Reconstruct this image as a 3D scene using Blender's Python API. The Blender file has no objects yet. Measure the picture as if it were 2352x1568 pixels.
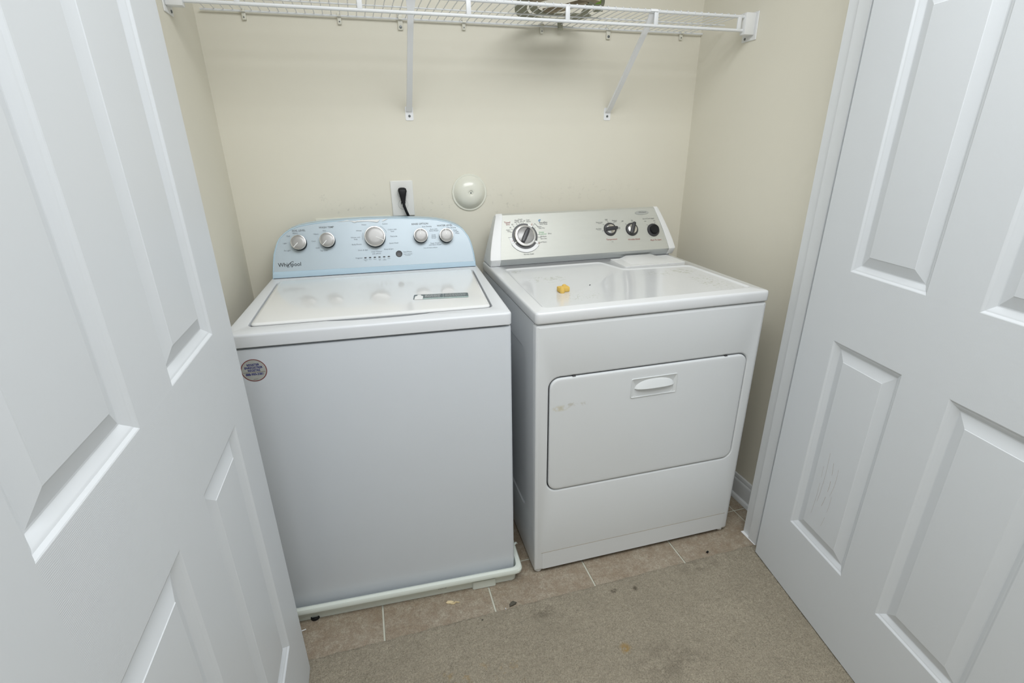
import bpy, bmesh, math, random
import numpy as np
from mathutils import Vector, Matrix
random.seed(7); rng = np.random.default_rng(7)
C = bpy.context.scene.collection
sc = bpy.context.scene
# ------------------------------------------------------------ camera, world, light, exposure
def cam_axes(yaw, pitch, roll):
    f = Vector((math.sin(yaw)*math.cos(pitch), math.cos(yaw)*math.cos(pitch), -math.sin(pitch)))
    r = Vector((math.cos(yaw), -math.sin(yaw), 0)); u = r.cross(f)
    return r*math.cos(roll)+u*math.sin(roll), -r*math.sin(roll)+u*math.cos(roll), f
cd = bpy.data.cameras.new('camera'); cam = bpy.data.objects.new('camera', cd); C.objects.link(cam)
cd.sensor_fit = 'HORIZONTAL'; cd.sensor_width = 36.0; cd.lens = 1151.0/2352*36; cd.clip_start = .02
r_, u_, f_ = cam_axes(.2791, .3773, -.0125)
m = Matrix((r_, u_, -f_)).transposed().to_4x4(); m.translation = Vector((.230, -1.9276, 1.3337)); cam.matrix_world = m
sc.camera = cam
w = bpy.data.worlds.new('world'); sc.world = w; w.use_nodes = True
w.node_tree.nodes['Background'].inputs[0].default_value = (.80, .88, 1, 1); w.node_tree.nodes['Background'].inputs[1].default_value = .35
def area(name, loc, target, sx, sy, power, col):
    l = bpy.data.lights.new(name, 'AREA'); l.shape = 'RECTANGLE'; l.size = sx; l.size_y = sy; l.energy = power; l.color = col
    o = bpy.data.objects.new(name, l); C.objects.link(o); o.location = loc
    o.rotation_euler = (Vector(target)-Vector(loc)).to_track_quat('-Z', 'Y').to_euler(); return o
area('ceiling_light', (.32, -1.70, 2.425), (.32, -1.65, 0), 2.2, 1.2, 50, (.955, .98, 1))
area('added_fill_light', (.6, -3.9, 1.55), (.6, 0, 1.0), 2.2, 1.6, 6, (.88, .94, 1))  # added fill from behind the viewer for the upper wall; no window there
sc.view_settings.view_transform = 'Standard'; sc.view_settings.look = 'None'; sc.view_settings.gamma = 1
sc.view_settings.use_curve_mapping = False; sc.view_settings.exposure = 0.07
# ------------------------------------------------------------ materials
def mat(name, col, rough=.5, metal=0, coat=0, bump=None, var=0, vscale=8, vcol=None, spots=(), spec=.5, vstretch=None):
    m = bpy.data.materials.new(name); m.use_nodes = True; nt = m.node_tree; b = nt.nodes['Principled BSDF']
    b.inputs['Roughness'].default_value = rough; b.inputs['Metallic'].default_value = metal
    b.inputs['Coat Weight'].default_value = coat; b.inputs['Coat Roughness'].default_value = .08; b.inputs['Specular IOR Level'].default_value = spec
    N = nt.nodes.new; L = nt.links.new
    tc = N('ShaderNodeTexCoord'); colout = None
    rgb = N('ShaderNodeRGB'); rgb.outputs[0].default_value = (*col, 1); colout = rgb.outputs[0]
    def mix(a, bcol, fac):
        x = N('ShaderNodeMix'); x.data_type = 'RGBA'; L(a, x.inputs[6])
        if hasattr(bcol, 'is_output'): L(bcol, x.inputs[7])
        else: x.inputs[7].default_value = (*bcol, 1)
        L(fac, x.inputs[0]); return x.outputs[2]
    def noise(scale, detail=4, rough=.6, vec=None, stretch=None):
        n = N('ShaderNodeTexNoise'); n.inputs['Scale'].default_value = scale; n.inputs['Detail'].default_value = detail; n.inputs['Roughness'].default_value = rough
        v = vec or tc.outputs['Object']
        if stretch:
            mp = N('ShaderNodeMapping'); mp.inputs['Scale'].default_value = stretch; L(v, mp.inputs[0]); v = mp.outputs[0]
        L(v, n.inputs['Vector']); return n.outputs['Fac']
    def remap(s, a, b_, c, d):
        r = N('ShaderNodeMapRange'); r.inputs[1].default_value = a; r.inputs[2].default_value = b_; r.inputs[3].default_value = c; r.inputs[4].default_value = d; L(s, r.inputs[0]); return r.outputs[0]
    def mul(a, b_):
        x = N('ShaderNodeMath'); x.operation = 'MULTIPLY'; L(a, x.inputs[0])
        if hasattr(b_, 'is_output'): L(b_, x.inputs[1])
        else: x.inputs[1].default_value = b_
        return x.outputs[0]
    if var:
        for sc_, amt, vc in (var if isinstance(var, (list, tuple)) else [(vscale, var, vcol or tuple(c*.6 for c in col))]):
            colout = mix(colout, vc, remap(noise(sc_, stretch=vstretch), .38, .68, 0, amt))
    for (px, py, pz, rx, ry, rz, scol, amt, nsc, thr) in spots:
        mp = N('ShaderNodeMapping'); mp.vector_type = 'TEXTURE'; mp.inputs['Location'].default_value = (px, py, pz); mp.inputs['Scale'].default_value = (rx, ry, rz)
        L(tc.outputs['Object'], mp.inputs[0])
        ln = N('ShaderNodeVectorMath'); ln.operation = 'LENGTH'; L(mp.outputs[0], ln.inputs[0])
        a = remap(ln.outputs['Value'], .35, 1, 1, 0); k = mul(a, remap(noise(nsc, 3, .7), thr, thr+.12, 0, 1)); colout = mix(colout, scol, mul(k, amt))
    L(colout, b.inputs['Base Color'])
    if bump:
        kind, scale, strength, dist = bump[:4]
        bn = N('ShaderNodeBump'); bn.inputs['Strength'].default_value = strength; bn.inputs['Distance'].default_value = dist
        if kind == 'noise': h = noise(scale, 3)
        else:  # wood grain emboss along an axis
            wv = N('ShaderNodeTexWave'); wv.wave_type = 'BANDS'; wv.bands_direction = 'Z' if kind == 'grainz' else 'X'
            mp = N('ShaderNodeMapping'); mp.inputs['Scale'].default_value = (.22, 1, 1) if kind == 'grainz' else (1, 1, .16)
            L(tc.outputs['Object'], mp.inputs[0]); L(mp.outputs[0], wv.inputs['Vector'])
            wv.inputs['Scale'].default_value = scale; wv.inputs['Distortion'].default_value = 6; wv.inputs['Detail'].default_value = 3; wv.inputs['Detail Scale'].default_value = .35
            h = mul(wv.outputs['Fac'], remap(noise(5), .3, .7, .15, 1))
        L(h, bn.inputs['Height']); L(bn.outputs[0], b.inputs['Normal'])
    return m
def srgb(r, g, b):
    f = lambda c: (c/255/12.92) if c/255 <= .04045 else ((c/255+.055)/1.055)**2.4
    return (f(r), f(g), f(b))
SMUDGE = srgb(140, 140, 125)
WALL = srgb(227, 223, 209)
M_wall = mat('cream_wall_paint', WALL, .65, bump=('noise', 260, .12, .0006), var=.04, vscale=3, spec=.3)
scuff = srgb(120, 118, 112)
M_wallback = mat('cream_wall_paint_scuffed', WALL, .65, bump=('noise', 260, .12, .0006), var=.04, vscale=3, spec=.3, spots=[
    (.11, 0, 1.15, .04, .1, .05, scuff, .22, 40, .56), (.2, 0, 1.13, .12, .1, .05, scuff, .22, 70, .58), (.50, 0, 1.12, .1, .1, .06, scuff, .3, 80, .58),
    (.76, 0, 1.12, .14, .1, .09, scuff, .18, 50, .58), (.28, 0, 1.18, .02, .1, .03, scuff, .12, 40, .55), (1.1, 0, 1.15, .3, .1, .06, scuff, .12, 50, .55)])
M_ceil = mat('flat_white_ceiling_paint', srgb(232, 230, 224), .8, bump=('noise', 120, .2, .001), spec=.2)
M_trim = mat('white_semi_gloss_trim', srgb(214, 217, 219), .42, var=.03, vscale=12)
M_grain_h = mat('white_door_skin_horizontal_grain', srgb(213, 217, 221), .42, bump=('grainz', 150, .22, .0005))
M_grain_v = mat('white_door_skin_vertical_grain', srgb(213, 217, 221), .42, bump=('grainx', 120, .07, .0005))
M_white_shaded = mat('white_enamel_shaded', srgb(207, 212, 218), .3, coat=.35, bump=('noise', 700, .05, .0003), var=.03, vscale=5)  # shade of the front put into the cabinet tone, darker than deck and lid
M_deck = mat('white_enamel_deck', srgb(218, 221, 225), .38, coat=.15, bump=('noise', 700, .05, .0003), var=.03, vscale=5)
M_lid = mat('glossy_white_enamel_lid', srgb(228, 229, 229), .16, coat=.5, bump=('noise', 500, .03, .0003), var=.02, vscale=5)
grime = srgb(166, 166, 144)
M_dtop = mat('glossy_white_enamel_grimy_top', srgb(219, 221, 223), .16, coat=.45, bump=('noise', 500, .03, .0003), spots=[
    (.15, .34, .914, .08, .05, .1, grime, .9, 70, .52), (.17, .12, .914, .09, .06, .1, grime, .9, 140, .57), (.60, .30, .914, .13, .05, .1, grime, .6, 60, .52),
    (.66, .06, .914, .06, .03, .1, srgb(105, 95, 90), .8, 90, .60), (.64, .15, .914, .06, .12, .1, grime, .7, 90, .53), (.07, .47, .914, .04, .03, .1, grime, .7, 80, .5), (.36, .24, .914, .35, .25, .1, grime, .18, 120, .62)])
M_dfront = mat('white_enamel_dryer', srgb(219, 222, 224), .32, coat=.3, bump=('noise', 700, .05, .0003), spots=[
    (.075, 0, .615, .03, .1, .012, srgb(190, 180, 140), .5, 60, .42), (.12, 0, .622, .07, .1, .01, srgb(175, 168, 150), .5, 50, .5), (.03, 0, .09, .02, .1, .02, srgb(90, 85, 75), .8, 200, .62)])
M_plastic = mat('white_moulded_plastic', srgb(230, 231, 231), .35, var=.02)
M_handle = mat('white_handle_plastic', srgb(216, 219, 220), .35, var=.02)
M_pan = mat('off_white_pan_plastic', srgb(216, 222, 214), .38, var=.05, vscale=20)
M_blue = mat('pale_blue_plastic_film', srgb(186, 210, 226), .22, coat=.4, var=.03)
M_panel = mat('blue_silver_fascia', srgb(182, 195, 204), .42, metal=.25, coat=.15, bump=('noise', 900, .05, .0002))
M_silver = mat('brushed_silver_fascia', srgb(198, 199, 192), .42, metal=.3, bump=('noise', 600, .06, .0003), vstretch=(.1, 1, 1), var=.05, vscale=90)
M_silver2 = mat('satin_silver_lip', srgb(188, 191, 190), .28, metal=.55)
M_chrome = mat('satin_chrome', srgb(222, 220, 216), .18, metal=.9)
M_disc = mat('grey_knob_face', srgb(166, 165, 164), .38, metal=.35, coat=.15)
M_black = mat('black_plastic', srgb(20, 21, 24), .5, spec=.3)
M_dark = mat('charcoal_plastic', srgb(58, 58, 61), .38, coat=.1)
M_gap = mat('dark_gap', srgb(40, 42, 44), .8)
M_ink = mat('dark_grey_print', srgb(98, 100, 102), .5)
M_ink2 = mat('mid_grey_print', srgb(124, 132, 140), .5)
M_inkb = mat('black_print', srgb(22, 24, 28), .45)
M_red = mat('dull_red_print', srgb(160, 70, 68), .5)
M_green = mat('pale_green_print', srgb(120, 185, 135), .5)
M_bluep = mat('soft_blue_print', srgb(110, 160, 200), .5)
M_navy = mat('navy_print', srgb(46, 50, 120), .5)
M_whitep = mat('white_print', srgb(235, 236, 236), .4)
M_foil = mat('silver_foil_sticker', srgb(182, 184, 180), .4, metal=.15, var=.25, vscale=60, vcol=srgb(150, 156, 150))
M_teal = mat('dark_teal_sticker', srgb(72, 86, 88), .3)
M_tealp = mat('pale_teal_sticker', srgb(160, 186, 182), .3)
M_wire = mat('white_vinyl_wire', srgb(226, 228, 230), .35)
M_brace = mat('white_painted_steel', srgb(240, 241, 243), .4)
M_clip = mat('ivory_plastic', srgb(222, 220, 208), .4)
M_cream = mat('glossy_cream_plastic', srgb(228, 228, 216), .22, coat=.4)
M_screw = mat('zinc_screw', srgb(120, 124, 126), .35, metal=.8)
M_plate = mat('white_outlet_plastic', srgb(232, 232, 229), .35)
M_tile = mat('mottled_beige_tile', srgb(168, 157, 139), .5, bump=('noise', 140, .25, .0012), var=[(6, .75, srgb(150, 134, 112)), (19, .85, srgb(190, 182, 164)), (48, .6, srgb(142, 122, 102)), (130, .5, srgb(122, 106, 90)), (330, .6, srgb(104, 92, 78))])
M_grout = mat('pale_grout', srgb(196, 196, 182), .8, var=.2, vscale=30)
yel = srgb(165, 135, 80); drk = srgb(84, 76, 66)
M_carpet = mat('taupe_cut_pile_carpet', srgb(178, 168, 149), .95, spec=.1, bump=('noise', 420, .9, .004), var=[(4, .3, srgb(134, 126, 110)), (12, .3, srgb(136, 128, 112)), (110, .35, srgb(118, 110, 95)), (260, .75, srgb(106, 98, 84)), (560, .5, srgb(196, 188, 170))], spots=[
    (.802, -1.056, 0, .02, .022, .1, yel, .75, 60, .40), (.36, -1.02, 0, .22, .06, .1, yel, .45, 40, .56), (.46, -1.13, 0, .2, .08, .1, yel, .4, 40, .55), (.86, -.87, 0, .014, .01, .1, drk, .8, 90, .3), (.93, -.88, 0, .01, .01, .1, drk, .8, 90, .3),
    (.62, -.88, 0, .05, .03, .1, drk, .35, 50, .4), (1.18, -.86, 0, .1, .035, .1, drk, .3, 30, .45), (1.43, -1.11, 0, .02, .012, .1, drk, .6, 60, .35), (.9, -1.12, 0, .14, .08, .1, drk, .28, 22, .42), (1.37, -1.3, 0, .012, .012, .1, srgb(130, 80, 60), .6, 60, .35)])
M_yellow = mat('yellow_foam', srgb(216, 180, 92), .7, bump=('noise', 220, .5, .001), var=.3, vscale=90, vcol=srgb(205, 170, 80))
M_beige = mat('beige_torn_paper', srgb(222, 204, 164), .8, var=.4, vscale=120, vcol=srgb(175, 150, 110))
M_lint = mat('grey_lint', srgb(88, 84, 74), .95, var=.4, vscale=300)
M_web = mat('olive_grey_webbing', srgb(158, 158, 140), .85, bump=('noise', 500, .6, .001), var=.5, vscale=40, vcol=srgb(120, 122, 104))
M_web2 = mat('taupe_padded_fabric', srgb(162, 150, 130), .85, bump=('noise', 300, .6, .002), var=.6, vscale=30, vcol=srgb(172, 160, 132))
M_lime = mat('lime_green_webbing', srgb(132, 175, 60), .75, bump=('noise', 500, .5, .001))
M_coral = mat('coral_fabric_trim', srgb(190, 120, 90), .8)
M_scratch = mat('brown_scratch', srgb(168, 154, 138), .8)
# ------------------------------------------------------------ builders
def tagp(o, label=None, cat=None, kind=None, group=None):
    if label: o['label'] = label
    if cat: o['category'] = cat
    if kind: o['kind'] = kind
    if group: o['group'] = group
    return o
def thing(name, label, cat, loc=(0, 0, 0), rz=0, kind=None, group=None):
    o = bpy.data.objects.new(name, None); C.objects.link(o); o.location = loc; o.rotation_euler = (0, 0, rz); o.empty_display_size = .1
    return tagp(o, label, cat, kind, group)
def obj(name, bm, material, parent=None, sharp=35, label=None):
    me = bpy.data.meshes.new(name)
    if isinstance(bm, tuple): me.from_pydata(*bm)
    else:
        bmesh.ops.recalc_face_normals(bm, faces=bm.faces[:]); bm.to_mesh(me); bm.free()
    mats = material if isinstance(material, list) else [material]
    for m in mats: me.materials.append(m)
    me.polygons.foreach_set('use_smooth', [True]*len(me.polygons)); me.set_sharp_from_angle(angle=math.radians(sharp)); me.update()
    o = bpy.data.objects.new(name, me); C.objects.link(o)
    if parent: o.parent = parent
    if label: o['label'] = label
    return o
B = bmesh.new
def add_box(bm, x0, x1, y0, y1, z0, z1, bev=0, seg=2, M=None):
    vs = [bm.verts.new((x, y, z)) for x in (x0, x1) for y in (y0, y1) for z in (z0, z1)]
    fs = [bm.faces.new([vs[i] for i in q]) for q in ((0, 1, 3, 2), (4, 6, 7, 5), (0, 4, 5, 1), (2, 3, 7, 6), (0, 2, 6, 4), (1, 5, 7, 3))]
    if bev:
        es = {e for f in fs for e in f.edges}
        r = bmesh.ops.bevel(bm, geom=list(es), offset=bev, segments=seg, profile=.5, affect='EDGES'); vs = list({v for f in r['faces'] for v in f.verts} | {v for v in vs if v.is_valid})
    if M is not None: bmesh.ops.transform(bm, matrix=M, verts=[v for v in vs if v.is_valid])
    return vs
def loft(bm, loops, cap0=True, cap1=True, closed=True):
    R = [[bm.verts.new(p) for p in L] for L in loops]; n = len(R[0])
    for a, b in zip(R, R[1:]):
        for i in range(n if closed else n-1):
            j = (i+1) % n; bm.faces.new((a[i], a[j], b[j], b[i]))
    if cap0: bm.faces.new(R[0])
    if cap1: bm.faces.new(R[-1])
    return R
def rrect(x0, x1, y0, y1, r, n=5, per=1):
    out = []
    for cx, cy, a in ((x1-r, y0+r, -90), (x1-r, y1-r, 0), (x0+r, y1-r, 90), (x0+r, y0+r, 180)):
        for i in range(n+1):
            t = math.radians(a+90*i/n); out.append((cx+r*math.cos(t), cy+r*math.sin(t)))
    return out
def inset(poly, d):
    n = len(poly); A = sum(poly[i][0]*poly[(i+1) % n][1]-poly[(i+1) % n][0]*poly[i][1] for i in range(n)); s = 1 if A > 0 else -1
    out = []
    for i in range(n):
        p0, p1, p2 = poly[i-1], poly[i], poly[(i+1) % n]
        def nrm(a, b):
            dx, dy = b[0]-a[0], b[1]-a[1]; L = math.hypot(dx, dy) or 1e-9; return (-dy/L*s, dx/L*s)
        n1, n2 = nrm(p0, p1), nrm(p1, p2); k = 1+n1[0]*n2[0]+n1[1]*n2[1]
        out.append((p1[0]+d*(n1[0]+n2[0])/k, p1[1]+d*(n1[1]+n2[1])/k))
    return out
def ring_fill(bm, outer, inner):
    """planar fill between two vertex loops"""
    es = []
    for L in (outer, inner):
        for i in range(len(L)):
            e = bm.edges.get((L[i], L[(i+1) % len(L)])) or bm.edges.new((L[i], L[(i+1) % len(L)])); es.append(e)
    bmesh.ops.triangle_fill(bm, use_beauty=True, edges=es)
def tube(bm, pts, r, n=8, caps=True):
    pts = [Vector(p) for p in pts]; loops = []; rs = r if isinstance(r, (list, tuple)) else [r]*len(pts); up = None
    for i, p in enumerate(pts):
        d = (pts[min(i+1, len(pts)-1)]-pts[max(i-1, 0)]).normalized()
        if up is None: up = Vector((0, 0, 1)) if abs(d.z) < .9 else Vector((1, 0, 0))
        a = d.cross(up).normalized(); b = a.cross(d).normalized(); up = b
        loops.append([p+(a*math.cos(t)+b*math.sin(t))*rs[i] for t in [2*math.pi*k/n for k in range(n)]])
    loft(bm, loops, caps, caps)
def lathe(bm, prof, M=Matrix.Identity(4), n=32, cap0=True, cap1=True):
    """prof: (radius, height) along local z"""
    loft(bm, [[M @ Vector((r*math.cos(2*math.pi*k/n), r*math.sin(2*math.pi*k/n), h)) for k in range(n)] for r, h in prof], cap0, cap1)
def prism(bm, poly, h0, h1, M=Matrix.Identity(4), bev=0):
    L = [[M @ Vector((x, y, h0)) for x, y in poly]]
    if bev:
        L.append([M @ Vector((x, y, h1-bev)) for x, y in poly]); L.append([M @ Vector((x, y, h1)) for x, y in inset(poly, bev)])
    else: L.append([M @ Vector((x, y, h1)) for x, y in poly])
    loft(bm, L)
def frame(origin, u, v):
    u = Vector(u).normalized(); v = Vector(v).normalized(); n = u.cross(v); m = Matrix((u, v, n)).transposed().to_4x4(); m.translation = Vector(origin); return m
_tmp = {}
def text(bm, s, u, v, size, M, h=.0004, align='CENTER', rot=0, sx=1, bold=0):
    key = (s, align, bold)
    if key not in _tmp:
        cu = bpy.data.curves.new('t', 'FONT'); cu.body = s; cu.align_x = align; cu.align_y = 'CENTER'; cu.resolution_u = 2; cu.offset = bold
        o = bpy.data.objects.new('t', cu); C.objects.link(o); bpy.context.view_layer.update()
        me = o.evaluated_get(bpy.context.evaluated_depsgraph_get()).to_mesh()
        _tmp[key] = ([v_.co.copy() for v_ in me.vertices], [list(p.vertices) for p in me.polygons])
        bpy.data.objects.remove(o); bpy.data.curves.remove(cu)
    V, F = _tmp[key]; c, s_ = math.cos(rot), math.sin(rot)
    vs = [bm.verts.new(M @ Vector((u+(p.x*sx*c-p.y*s_)*size, v+(p.x*sx*s_+p.y*c)*size, h))) for p in V]
    for f in F:
        try: bm.faces.new([vs[i] for i in f])
        except ValueError: pass
def seg2(bm, p, q, wd, M, h=.0004):
    p, q = Vector(p), Vector(q); d = (q-p).normalized(); n = Vector((-d.y, d.x))*wd/2
    bm.faces.new([bm.verts.new(M @ Vector((a.x, a.y, h))) for a in (p-n, q-n, q+n, p+n)])
def arc2(bm, cx, cy, r0, r1, a0, a1, M, h=.0004, n=24):
    P = [[M @ Vector((cx+r*math.cos(t), cy+r*math.sin(t), h)) for r in (r0, r1)] for t in [math.radians(a0+(a1-a0)*i/n) for i in range(n+1)]]
    R = [[bm.verts.new(p) for p in L] for L in P]
    for a, b in zip(R, R[1:]): bm.faces.new((a[0], a[1], b[1], b[0]))
def flat_obj(name, bm, material, parent=None, label=None):   # print: keep normals as built
    me = bpy.data.meshes.new(name); bm.to_mesh(me); bm.free(); me.materials.append(material)
    o = bpy.data.objects.new(name, me); C.objects.link(o)
    if parent: o.parent = parent
    if label: o['label'] = label
    return o
def ribbon(bm, pts, wd, th=.0025, closed=False):
    pts = [Vector(p) for p in pts]; n = len(pts); loops = []
    for i, p in enumerate(pts):
        a = pts[(i-1) % n] if closed or i else pts[0]; b = pts[(i+1) % n] if closed or i < n-1 else pts[-1]
        d = (b-a).normalized(); s = d.cross(Vector((0, 0, 1)))
        s = Vector((1, 0, 0)) if s.length < .3 else s.normalized()
        k = d.cross(s).normalized(); wv = wd*(1+.06*math.sin(i*.7))
        loops.append([p-s*wv/2-k*th/2, p+s*wv/2-k*th/2, p+s*wv/2+k*th/2, p-s*wv/2+k*th/2])
    if closed: loops.append(loops[0])
    loft(bm, loops, not closed, not closed)
def smooth_path(pts, n=6, closed=False):
    P = [Vector(p) for p in pts]; out = []; N = len(P)
    rngi = range(N) if closed else range(N-1)
    for i in rngi:
        g = (lambda k: P[k % N]) if closed else (lambda k: P[max(0, min(N-1, k))])
        a, b, c, d = g(i-1), g(i), g(i+1), g(i+2)
        for j in range(n):
            t = j/n; out.append(.5*((2*b)+(c-a)*t+(2*a-5*b+4*c-d)*t*t+(3*b-a-3*c+d)*t**3))
    if not closed: out.append(P[-1])
    return out
def screw(parent, loc, axis, r=.004):
    bm = B(); q = Vector(axis).to_track_quat('Z', 'Y').to_matrix().to_4x4(); q.translation = Vector(loc)
    lathe(bm, [(r, 0), (r, .0012), (r*.75, .0022), (r*.25, .0024), (r*.2, .0012)], q, 12)
    return obj('screw', bm, M_screw, parent)
# ------------------------------------------------------------ room shell
XL, XR, H = -.1818, 1.5514, 2.44
JL, JR, YI, YO = -.088, 1.437, -.7645, -.880       # jamb faces, closet side and room side of the front wall
HX0, HX1, HY = -1.5, 2.9, -4.1
def structure(name, bm, m, label=None, parent=None): return tagp(obj(name, bm, m, parent), label, None, 'structure')
bm = B(); add_box(bm, XL-.1, XR+.1, 0, .1, 0, H); structure('wall_back', bm, M_wallback, 'cream closet wall behind the washer and dryer')
bm = B(); add_box(bm, XL-.1, XL, YI, 0, 0, H); structure('wall_left', bm, M_wall, 'narrow cream closet side wall beside the washer')
bm = B(); add_box(bm, XR, XR+.1, YI, 0, 0, H); structure('wall_right', bm, M_wall, 'cream closet side wall beside the dryer')
bm = B(); add_box(bm, HX0, JL-.018, YO, YI, 0, H); add_box(bm, JR+.018, HX1, YO, YI, 0, H); add_box(bm, JL-.018, JR+.018, YO, YI, 2.300, H)  # unseen opening and door tops raised so more light reaches the upper wall
structure('wall_front', bm, M_wall, 'cream wall around the closet doorway')
bm = B(); add_box(bm, HX0, HX1, HY, .1, H, H+.1); structure('ceiling', bm, M_ceil, 'flat white ceiling')
bm = B(); add_box(bm, HX0-.1, HX0, HY, YO, 0, H); structure('wall_hall_left', bm, M_wall, 'cream wall of the room beyond the open closet door')
bm = B(); add_box(bm, HX0-.1, HX1+.1, HY-.1, HY, 0, H); structure('wall_hall_back', bm, M_wall, 'cream wall of the room behind the viewer')
bm = B(); add_box(bm, HX1, HX1+.1, HY, YO, 0, H); structure('wall_hall_right', bm, M_wall, 'cream wall of the room on the dryer side')
bm = B(); add_box(bm, XL-.1, XR+.1, -.9, .1, -.06, -.0035); flo = structure('floor', bm, M_grout, 'pale grout bed under square beige tiles')
P = .3327; G = .0028
proto = None
ys = [(-.661-P+.16, -.661), (-.661, -.3283), (-.3283, 0)]
for ix in range(-1, 5):
    x0 = max(.1496+P*ix, XL); x1 = min(.1496+P*(ix+1), XR)
    for y0, y1 in ys:
        bm = B(); g0 = G if x0 > XL else 0; g1 = G if x1 < XR else 0
        add_box(bm, x0+g0, x1-g1, y0+(G if y0 > -.8 else 0), y1-(G if y1 < 0 else 0), -.012, -.0002+random.uniform(-.0003, .0003), .0012, 1); obj('tile', bm, M_tile, flo)
# jambs, stops, casing
def jamb(side):
    s = 1 if side == 'right' else -1; X = JR if s > 0 else JL; o = X+.018*s
    bm = B(); add_box(bm, min(X, o), max(X, o), YO, YI, 0, 2.300, .001, 1); t = structure('trim_'+('1' if s > 0 else '2'), bm, M_trim, 'white door jamb on the dryer side of the closet' if s > 0 else 'white door jamb on the washer side of the closet')
    bm = B(); a = X-.0085*s; add_box(bm, min(X, a), max(X, a), -.8362, -.800, 0, 2.290, .0015, 1); obj('door_stop', bm, M_trim, t)
    bm = B(); c0, c1 = X+.006*s, X+.063*s; add_box(bm, min(c0, c1), max(c0, c1), YO-.016, YO, 0, 2.355, .004, 2); obj('casing', bm, M_trim, t)
    bm = B(); add_box(bm, min(X, X-.011*s), max(X, X-.011*s), -.8375, YI, -.0002, .0022, .0008, 1); obj('caulk_line', bm, M_whitep, t)
jamb('right'); jamb('left')
bm = B(); add_box(bm, JL, JR, YO, YI, 2.282, 2.300, .001, 1); hd = structure('trim_3', bm, M_trim, 'white head jamb above the closet opening')
bm = B(); add_box(bm, JL-.063, JR+.063, YO-.016, YO, 2.294, 2.355, .004, 2); obj('casing', bm, M_trim, hd)
def base(name, p0, p1, nrm, label):
    p0, p1, nrm = Vector(p0), Vector(p1), Vector(nrm)
    prof = [(0, 0), (.0135, 0), (.0135, .072), (.011, .078), (.0085, .080), (.0085, .086), (.005, .094), (0, .096)]
    bm = B(); loft(bm, [[p+nrm*a+Vector((0, 0, z)) for a, z in prof] for p in (p0, p1)]); t = structure(name, bm, M_trim, label)
    prof = [(.0135, 0), (.0255, 0), (.025, .007), (.021, .014), (.0135, .017)]
    bm = B(); loft(bm, [[p+nrm*a+Vector((0, 0, z)) for a, z in prof] for p in (p0, p1)]); obj('shoe_moulding', bm, M_trim, t)
base('baseboard_right', (XR, YI, 0), (XR, 0, 0), (-1, 0, 0), 'white baseboard on the wall beside the dryer')
base('baseboard_back', (XL+.026, 0, 0), (XR-.026, 0, 0), (0, -1, 0), 'white baseboard behind the machines')
base('baseboard_left', (XL, YI, 0), (XL, 0, 0), (1, 0, 0), 'white baseboard on the wall beside the washer')
# carpet: coarse outside the picture, fine pile near the doorway
def grid(x0, x1, y0, y1, d, amp):
    nx, ny = int((x1-x0)/d)+1, int((y1-y0)/d)+1; X, Y = np.meshgrid(np.linspace(x0, x1, nx), np.linspace(y0, y1, ny))
    Z = .0015+rng.random((ny, nx))*amp; X = X+(rng.random((ny, nx))-.5)*d*.5*(amp > 0); Y = Y+(rng.random((ny, nx))-.5)*d*.5*(amp > 0)
    if amp: Z += .0015*np.sin(X*23)*np.cos(Y*31); Z[-1, :] = .0004; Y[-1, :] = y1+.0015*np.sin(X[-1]*70)+rng.random(nx)*.004
    I = np.arange(nx*ny).reshape(ny, nx); F = np.stack([I[:-1, :-1], I[:-1, 1:], I[1:, 1:], I[1:, :-1]], -1).reshape(-1, 4)
    return np.stack([X, Y, Z], -1).reshape(-1, 3), F
parts = [grid(-.086, 2.25, -1.75, -.835, .004, .0045), grid(HX0, HX1, HY, -1.75, .5, 0), grid(HX0, -.086, -1.75, YO, .3, 0), grid(2.25, HX1, -1.75, YO, .3, 0)]
V, F, o0 = [], [], 0
for v, f in parts: V.append(v); F.append(f+o0); o0 += len(v)
V = np.concatenate(V); F = np.concatenate(F)
me = bpy.data.meshes.new('carpet'); me.vertices.add(len(V)); me.vertices.foreach_set('co', V.ravel().astype('f')); me.loops.add(F.size); me.loops.foreach_set('vertex_index', F.ravel().astype('i'))
me.polygons.add(len(F)); me.polygons.foreach_set('loop_start', np.arange(0, F.size, 4, dtype='i')); me.polygons.foreach_set('use_smooth', np.ones(len(F), bool)); me.update(calc_edges=True); me.validate(); me.materials.append(M_carpet)
cp = bpy.data.objects.new('carpet', me); C.objects.link(cp); tagp(cp, 'taupe cut pile carpet running up to the tiled closet floor', 'carpet', 'stuff')
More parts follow.
